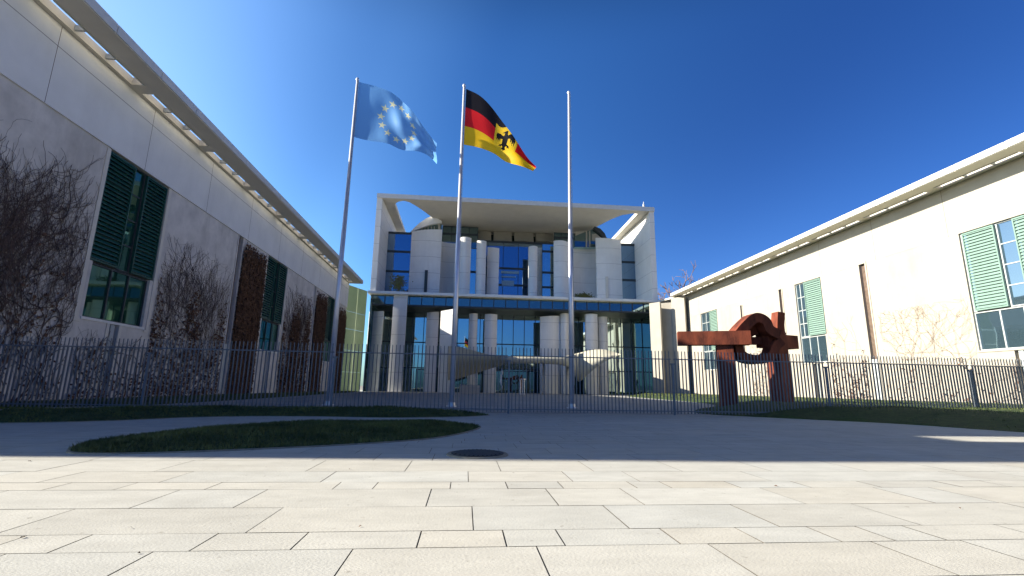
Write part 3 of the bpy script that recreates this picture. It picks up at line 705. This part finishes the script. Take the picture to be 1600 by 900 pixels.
eagle = [  # black eagle drawn as outlines around the shield centre, x to the right, y up
 [(-.035,.10),(.035,.10),(.05,0),(.04,-.12),(.02,-.16),(-.02,-.16),(-.04,-.12),(-.05,0)],
 [(-.02,.09),(.025,.09),(.03,.15),(.01,.175),(-.03,.17),(-.07,.145),(-.03,.14)],
 [(-.035,.08),(-.10,.13),(-.16,.12),(-.17,.07),(-.165,-.06),(-.14,.02),(-.13,-.07),(-.11,.02),(-.095,-.05),(-.08,.03),(-.04,.02)],
 [(.035,.08),(.10,.13),(.16,.12),(.17,.07),(.165,-.06),(.14,.02),(.13,-.07),(.11,.02),(.095,-.05),(.08,.03),(.04,.02)],
 [(-.02,-.14),(.02,-.14),(.05,-.21),(.025,-.20),(0,-.23),(-.025,-.20),(-.05,-.21)],
 [(-.04,-.08),(-.09,-.11),(-.11,-.16),(-.08,-.14),(-.07,-.17),(-.055,-.13),(-.03,-.11)],
 [(.04,-.08),(.09,-.11),(.11,-.16),(.08,-.14),(.07,-.17),(.055,-.13),(.03,-.11)]]
def de_col(s, t):
    k = max(0, min(1, (s-.42)/.22)); t = t*(1-.38*k*k*(3-2*k))
    X_, Y_ = (s-.55)*1.67/1.2, (t-.47)/1.22
    # shield
    if abs(X_) < .225 and Y_ < .27:
        lim = .225 if Y_ > -.08 else .225*math.sqrt(max(0, 1-((-.08-Y_)/.22)**2))
        if abs(X_) < lim:
            for pl_ in eagle:
                if inside((X_*.95, Y_-.01), pl_): return (.012,.010,.010)
            return (1,.64,.03)
    if t > .667: return (.018,.014,.016)
    if t > .333: return (.82,.018,.022)
    return (1,.60,.015)
def w_eu(s, t):
    k = s*s*.2+s*.8
    f = .12*k*math.sin(6.5*s+2.4*t-1.0) + .15*k*math.sin(13*s-5*t+.6) + .10*k*math.sin(9*t+11*s)+.05*k*math.sin(25*s+9*t)+.03*math.sin(16*t-5*s)*k
    q_ = max(0, min(1, (s-.74)/.26)); f += -.75*s + 1.0*q_*q_*(1.1-.6*t)
    return (.02*math.sin(8*t)*k, f, .05*k*math.sin(9*s+3*t))
def w_de(s, t):
    k = s*.9+.02
    f = .30*k*math.sin(5.2*s-2.2*t+.6) + .12*k*math.sin(13*s+3*t) + .05*k*math.sin(10*t-8*s)
    f -= 1.1*s
    return (.03*math.sin(6*t+4*s)*k, f, .05*k*math.sin(11*s+2*t))
flag('flag', 'blue European flag with a ring of yellow stars flying from the leftmost pole', [(561,128),(590,138),(620,154),(646,184),(662,205),(682,222)], [(553,214),(578,222),(605,228),(635,240),(660,247),(682,253)], eu_col, w_eu)
flag('flag', 'black red and gold German flag with an eagle shield flying from the middle pole', [(728.5,139),(750,153),(770,175),(790,206),(812,240),(833,275)], [(724.5,226),(748,233),(772,246),(790,263),(808,274),(829,281)], de_col, w_de)

# ------------------------------------------------------------------ rusty steel sculpture (plain generic stand-in)
SY = 27.0
def S(u, v, dy=0): p = at(u, v, 1, SY+dy); return p
sx0 = S(1120,600).x; root = thing('steel_sculpture', 'rust red steel sculpture of two thick posts with looping crossbars', 'sculpture', (S(1180,620).x, SY, .3))
def barpath(mb, pts, wd, th):
    """square bar swept along points in the XZ plane"""
    P_ = [Vector(p) for p in pts]; i = len(mb.v)
    for k, p in enumerate(P_):
        d = (P_[min(k+1,len(P_)-1)]-P_[max(k-1,0)]).normalized(); nn = Vector((-d.z, 0, d.x)); yv = Vector((0,1,0))
        for a_, b_ in ((-1,-1),(1,-1),(1,1),(-1,1)): mb.v.append(tuple(p+nn*a_*th/2+yv*b_*wd/2))
    for k in range(len(P_)-1):
        for j in range(4): a_ = i+k*4+j; b_ = i+k*4+(j+1)%4; mb.f.append((a_, b_, b_+4, a_+4))
    mb.f.append((i,i+3,i+2,i+1)); e_ = i+4*(len(P_)-1); mb.f.append((e_,e_+1,e_+2,e_+3))
pL = S(1133,560); zt_ = S(1132,540).z
q = MB(); q.hbeam((pL.x-.44, SY+.12), (pL.x+.36, SY-.22), .9, 0, zt_); q.build('post', M['rust'], root)
q = MB(); pR = S(1226,560); q.hbeam((pR.x-.42, SY+.5), (pR.x+.42, SY+.8), .85, .0, S(1226,543).z); q.build('post', M['rust'], root)
q = MB(); a_ = S(1066,530); b_ = S(1160,528); q.hbeam((a_.x, SY+.62), (b_.x, SY-.72), .8, zt_+.002, S(1110,518.5).z); q.build('crossbar', M['rust'], root)
q = MB(); a_ = S(1196,525); b_ = S(1256,532); q.hbeam((a_.x, SY+.35), (b_.x, SY+1.1), .9, S(1226,543).z+.002, S(1226,522).z); q.build('crossbar', M['rust'], root)
def arc(pts, dy, wd, th):
    mb = MB(); P2 = refine([(S(*p,dy).x, S(*p,dy).z) for p in pts]); barpath(mb, [(x, SY+dy, z) for x, z in P2], wd, th); return mb
arc([(1144,529),(1158,512),(1175,498),(1190,503),(1197,516),(1212,524)], .0, .9, .56).build('arched_bar', M['rust'], root)
arc([(1150,532),(1165,521),(1182,515),(1200,519),(1220,528)], .75, .8, .56).build('arched_bar', M['rust'], root)
arc([(1148,537),(1152,552),(1164,560),(1184,562),(1200,556),(1206,543),(1216,533)], .1, .85, .50).build('hanging_bar', M['rust'], root)
arc([(1156,532),(1186,533)], .55, .6, .42).build('inner_bar', M['rust'], root)
arc([(1218,526),(1215,512),(1216,489)], .85, .65, .46).build('upright_bar', M['rust'], root)

# ------------------------------------------------------------------ manhole, bollards, small things
mp_ = at(746, 710.5, 2, 0); root = thing('manhole_cover', 'round dark iron cover set in the paving at the shadow edge', 'manhole cover', (mp_.x, mp_.y, 0))
q = MB(); q.tube([(mp_.x,mp_.y,.0),(mp_.x,mp_.y,.022)], [.47,.455], 48); q.build('rim', M['edge'], root)
q = MB(); q.tube([(mp_.x,mp_.y,.0),(mp_.x,mp_.y,.030),(mp_.x,mp_.y,.033)], [.40,.40,.385], 48)
for k in range(-5,6):
    h_ = math.sqrt(max(0,.36**2-(k*.065)**2)); q.box(mp_.x+k*.065-.012, mp_.x+k*.065+.012, mp_.y-h_, mp_.y+h_, .032, .040)
q.build('lid', M['iron'], root)
def stand(x, y_, h, r, lb):
    root = thing('steel_stand', lb, 'stand', (x, y_, 0))
    q = MB()
    for k in range(4):
        a_ = k*math.pi/2+.6; q.tube([(x+math.cos(a_)*r,y_+math.sin(a_)*r,0),(x+math.cos(a_)*r,y_+math.sin(a_)*r,h)], .05, 6)
    q.build('leg', M['steel'], root)
    q = MB(); q.tube([(x,y_,h),(x,y_,h+.12)], [r*1.35,r*1.35], 20); q.build('top', M['steel'], root)
    q = MB(); q.tube([(x,y_,0),(x,y_,h)], .09, 8); q.build('stem', M['steel'], root)
p = at(816, 611, 1, 78); stand(p.x, 78, at(816,593,1,78).z, .45, 'round topped steel stand on slim legs before the entrance glass')
root = thing('stone_plinth', 'low pale stone plinth under the left tip of the entrance canopy', 'plinth', (at(733,612,1,79).x, 79, 0))
p = at(718,611,1,79); p2 = at(750,602,1,79); q = MB(); q.prism([(p.x,78.2),(p2.x,78.4),(p2.x,79.6),(p.x,79.9)], 0, [p2.z*.9,p2.z*.7,p2.z,p2.z*1.1]); q.build('block', M['cream'], root)
root = thing('slim_sculpture', 'slim white curved upright left of the steel stand before the entrance', 'sculpture', (at(783,610,1,80).x, 80, 0))
q = MB(); q.tube([(at(u,v,1,80).x,80,max(0,at(u,v,1,80).z)) for u, v in ((783.5,612),(784,604),(782,596),(783,588),(784.5,582),(784,576))], [.10,.13,.15,.14,.20,.10], 8); q.build('stem', M['white'], root, True)

# ------------------------------------------------------------------ climbing plants on the walls
def vine(label, xw, s, ya, yb, zmax, seeds, n_max, mtl, r0, leaf_n=0, leaf_z=6.0, seed=5, spread=.5, leaf_m=None, zexp=1.0, step=.32, branch=.55):
    R = random.Random(seed); root = thing('climbing_vine', label, 'climbing plant', (xw, (ya+yb)/2, 0), 'climbing plants on the court walls')
    mb = MB(); count = 0; tips = []
    stack = []
    for k in range(seeds): stack.append((ya+(yb-ya)*(k+R.random())/seeds, R.uniform(0,.3), math.pi/2+R.gauss(0,.25), r0*R.uniform(.6,1), R.uniform(.66,1.0)*zmax))
    while stack and count < n_max:
        y_, z, a_, r, zt = stack.pop(R.randrange(len(stack)) if len(stack) < 60 else 0)
        pts = [(y_, z)]; n = R.randint(5, 16)
        for _ in range(n):
            a_ += R.gauss(0, .33); a_ += (math.pi/2-a_)*.10
            y_ += math.cos(a_)*step; z += math.sin(a_)*step*.95
            if z > zt or y_ < ya or y_ > yb or z < .05: break
            pts.append((y_, z)); count += 1
        if len(pts) > 1:
            d0 = .02+R.random()*.05
            rr = [max(.006, r*(1-.5*k/len(pts))) for k in range(len(pts))]
            mb.tube([(xw-s*(d0+r+R.uniform(0,.03)), p[0], p[1]) for p in pts], rr, 3, False)
            tips += pts
            if len(pts) > 3:
                stack.append((pts[-1][0], pts[-1][1], a_+R.gauss(0, spread*.7), r*R.uniform(.78,.92), zt))
                if R.random() < branch: stack.append((pts[-1][0], pts[-1][1], a_+R.gauss(0, spread*1.3), r*R.uniform(.6,.8), zt*R.uniform(.8,1.05)))
                if R.random() < branch*1.5:
                    m_ = R.choice(pts[1:]); stack.append((m_[0], m_[1], a_+R.choice((-1,1))*R.uniform(.4,1.3), r*.6, zt))
    mb.build('stems', mtl, root)
    if leaf_n:
        lf = MB()
        for _ in range(leaf_n):
            p = R.choice(tips) if R.random() < (.75 if zexp > 1 else .35) else (R.uniform(ya,yb), zmax*R.random()**(1.5 if zexp > 1 else 1.0))
            y_ = p[0]+R.gauss(0,.18); z = p[1]+R.gauss(0,.18)
            if y_ < ya or y_ > yb or z < 0 or z > (leaf_z*R.uniform(.86,1) if zexp == 1 else leaf_z*(.75+.25*math.sin(y_*1.3+seed))*R.uniform(.3,1.0)**zexp): continue
            sz = R.uniform(.05,.13); a_ = R.uniform(0,6.28); c_, s_ = math.cos(a_)*sz, math.sin(a_)*sz; x = xw-s*R.uniform(.05,.22); t = s*R.uniform(-.08,.08)
            lf.quad((x,y_-c_,z-s_),(x+t,y_+s_*.6,z-c_*.6),(x,y_+c_,z+s_),(x-t,y_-s_*.6,z+c_*.6))
        lf.build('leaves', leaf_m or M['leaf'], root)
LX = -20.45
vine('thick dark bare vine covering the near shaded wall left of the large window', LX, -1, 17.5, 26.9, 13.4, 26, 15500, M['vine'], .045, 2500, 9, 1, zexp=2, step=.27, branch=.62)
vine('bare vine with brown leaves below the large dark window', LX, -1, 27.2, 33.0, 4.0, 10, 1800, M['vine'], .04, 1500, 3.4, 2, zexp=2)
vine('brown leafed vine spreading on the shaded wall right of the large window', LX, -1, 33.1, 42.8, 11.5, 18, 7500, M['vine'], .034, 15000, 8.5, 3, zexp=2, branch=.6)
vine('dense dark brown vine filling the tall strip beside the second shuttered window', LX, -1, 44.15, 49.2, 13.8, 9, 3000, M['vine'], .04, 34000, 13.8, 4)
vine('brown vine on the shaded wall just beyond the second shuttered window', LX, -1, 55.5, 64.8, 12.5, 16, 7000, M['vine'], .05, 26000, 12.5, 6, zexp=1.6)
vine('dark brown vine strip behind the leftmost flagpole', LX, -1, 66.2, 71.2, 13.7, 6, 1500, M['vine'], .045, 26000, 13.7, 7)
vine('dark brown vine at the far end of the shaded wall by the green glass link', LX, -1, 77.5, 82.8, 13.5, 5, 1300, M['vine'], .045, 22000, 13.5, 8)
RX = 39.95
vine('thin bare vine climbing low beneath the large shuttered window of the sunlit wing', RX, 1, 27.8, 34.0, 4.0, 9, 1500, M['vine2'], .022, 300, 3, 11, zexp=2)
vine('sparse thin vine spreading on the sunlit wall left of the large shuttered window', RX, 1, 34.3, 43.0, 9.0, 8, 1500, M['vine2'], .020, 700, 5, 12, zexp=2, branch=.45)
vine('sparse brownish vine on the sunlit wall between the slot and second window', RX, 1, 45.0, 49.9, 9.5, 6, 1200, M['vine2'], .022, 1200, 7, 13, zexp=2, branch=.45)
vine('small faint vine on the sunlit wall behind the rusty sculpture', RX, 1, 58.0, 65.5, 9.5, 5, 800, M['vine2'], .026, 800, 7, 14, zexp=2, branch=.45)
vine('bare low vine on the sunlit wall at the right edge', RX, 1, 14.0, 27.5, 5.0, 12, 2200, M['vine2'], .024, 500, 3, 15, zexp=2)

# ------------------------------------------------------------------ bare trees and terrace shrubs
def bare_tree(label, x, y_, h, crown_r, seed, group=None, lean=0):
    R = random.Random(seed); root = thing('bare_tree', label, 'tree', (x, y_, 0), group)
    tr = MB(); tr.tube([(x,y_,-.1),(x+lean*.3,y_,h*.25),(x+lean,y_,h*.45)], [h*.018,h*.014,h*.011], 9); tr.build('trunk', M['bark'], root, True)
    cr = MB(); cnt = [0]
    def grow(p, d, ln, r, lev):
        pts = [p]; dd = d.copy()
        for _ in range(3):
            dd = (dd+Vector((R.gauss(0,.18),R.gauss(0,.18),R.gauss(.05,.12)))).normalized(); pts.append(pts[-1]+dd*ln/3)
        cr.tube(pts, [r,r*.85,r*.7,r*.55], 4 if lev < 3 else 3, False); cnt[0] += 1
        if lev >= 5: return
        for k in range(R.choice((2,3,3)) if lev else 6):
            q_ = pts[R.choice((1,2,3,3))] if lev else pts[R.choice((0,1,2,3))]
            nd = (dd+Vector((R.gauss(0,.6),R.gauss(0,.6),R.gauss(.05,.35)))).normalized(); grow(q_, nd, ln*R.uniform(.62,.82), max(.085, r*.66), lev+1)
    grow(Vector((x+lean,y_,h*.42)), Vector((0,0,1)), h*.2, h*.012, 0)
    cr.build('crown', M['bark'], root)
p = at(1056, 445, 1, 125); bare_tree('bare reddish tree behind the roof of the sunlit wing', p.x-1.0, 125, 36.0, 4, 21)
def shrub(x, y_, z, h, r, lb, seed, n=900):
    R = random.Random(seed); root = thing('terrace_shrub', lb, 'shrub', (x, y_, z))
    st = MB()
    for _ in range(7): st.tube([(x,y_,z),(x+R.gauss(0,r*.3),y_+R.gauss(0,r*.3),z+h*.5),(x+R.gauss(0,r*.6),y_+R.gauss(0,r*.5),z+h*R.uniform(.7,1))], [.06,.04,.02], 4)
    st.build('stems', M['bark'], root)
    lf = MB()
    for _ in range(n):
        x_, yy, zz = x+R.gauss(0,r*.55), y_+R.gauss(0,r*.5), z+h*min(1.05,abs(R.gauss(.62,.26))); s_ = R.uniform(.05,.13)
        lf.quad((x_-s_,yy,zz),(x_,yy+R.uniform(-s_,s_),zz-s_),(x_+s_,yy,zz+R.uniform(-.05,.05)),(x_,yy,zz+s_))
    lf.build('leaves', M['shrub'], root)
p = at(622, 455, 1, 91); shrub(p.x, 91, 18.09, 3.2, 1.3, 'orange leaved shrub on the slab before the left glass bay', 31)
p = at(912, 462, 1, 90); shrub(p.x, 90, 18.09, .9, 1.6, 'low brown plant on the slab behind the bare flagpole', 32, 500)
p = at(700, 482, 1, 88); 
# ------------------------------------------------------------------ dry leaves and crumbs on the plaza
for k, (u, v) in enumerate(((46,721),(546,734),(612,681),(204,826),(563,824),(35,841),(1212,760),(1500,795),(216,866),(505,668))):
    p = at(u, v, 2, 0)
    if v < 700: continue
    R = random.Random(k); s_ = R.uniform(.012,.026); q = MB(); a_ = R.uniform(0,6.28); ca_, sa_ = math.cos(a_)*s_, math.sin(a_)*s_
    q.quad((p.x-ca_,p.y-sa_,.004),(p.x+sa_*.5,p.y-ca_*.5,.012),(p.x+ca_,p.y+sa_,.006),(p.x-sa_*.5,p.y+ca_*.5,.015))
    tag(q.build('dry_leaf', M['leaf']), 'small dry brown leaf lying on the sunlit paving', 'leaf', 'dry leaves on the sunlit paving')
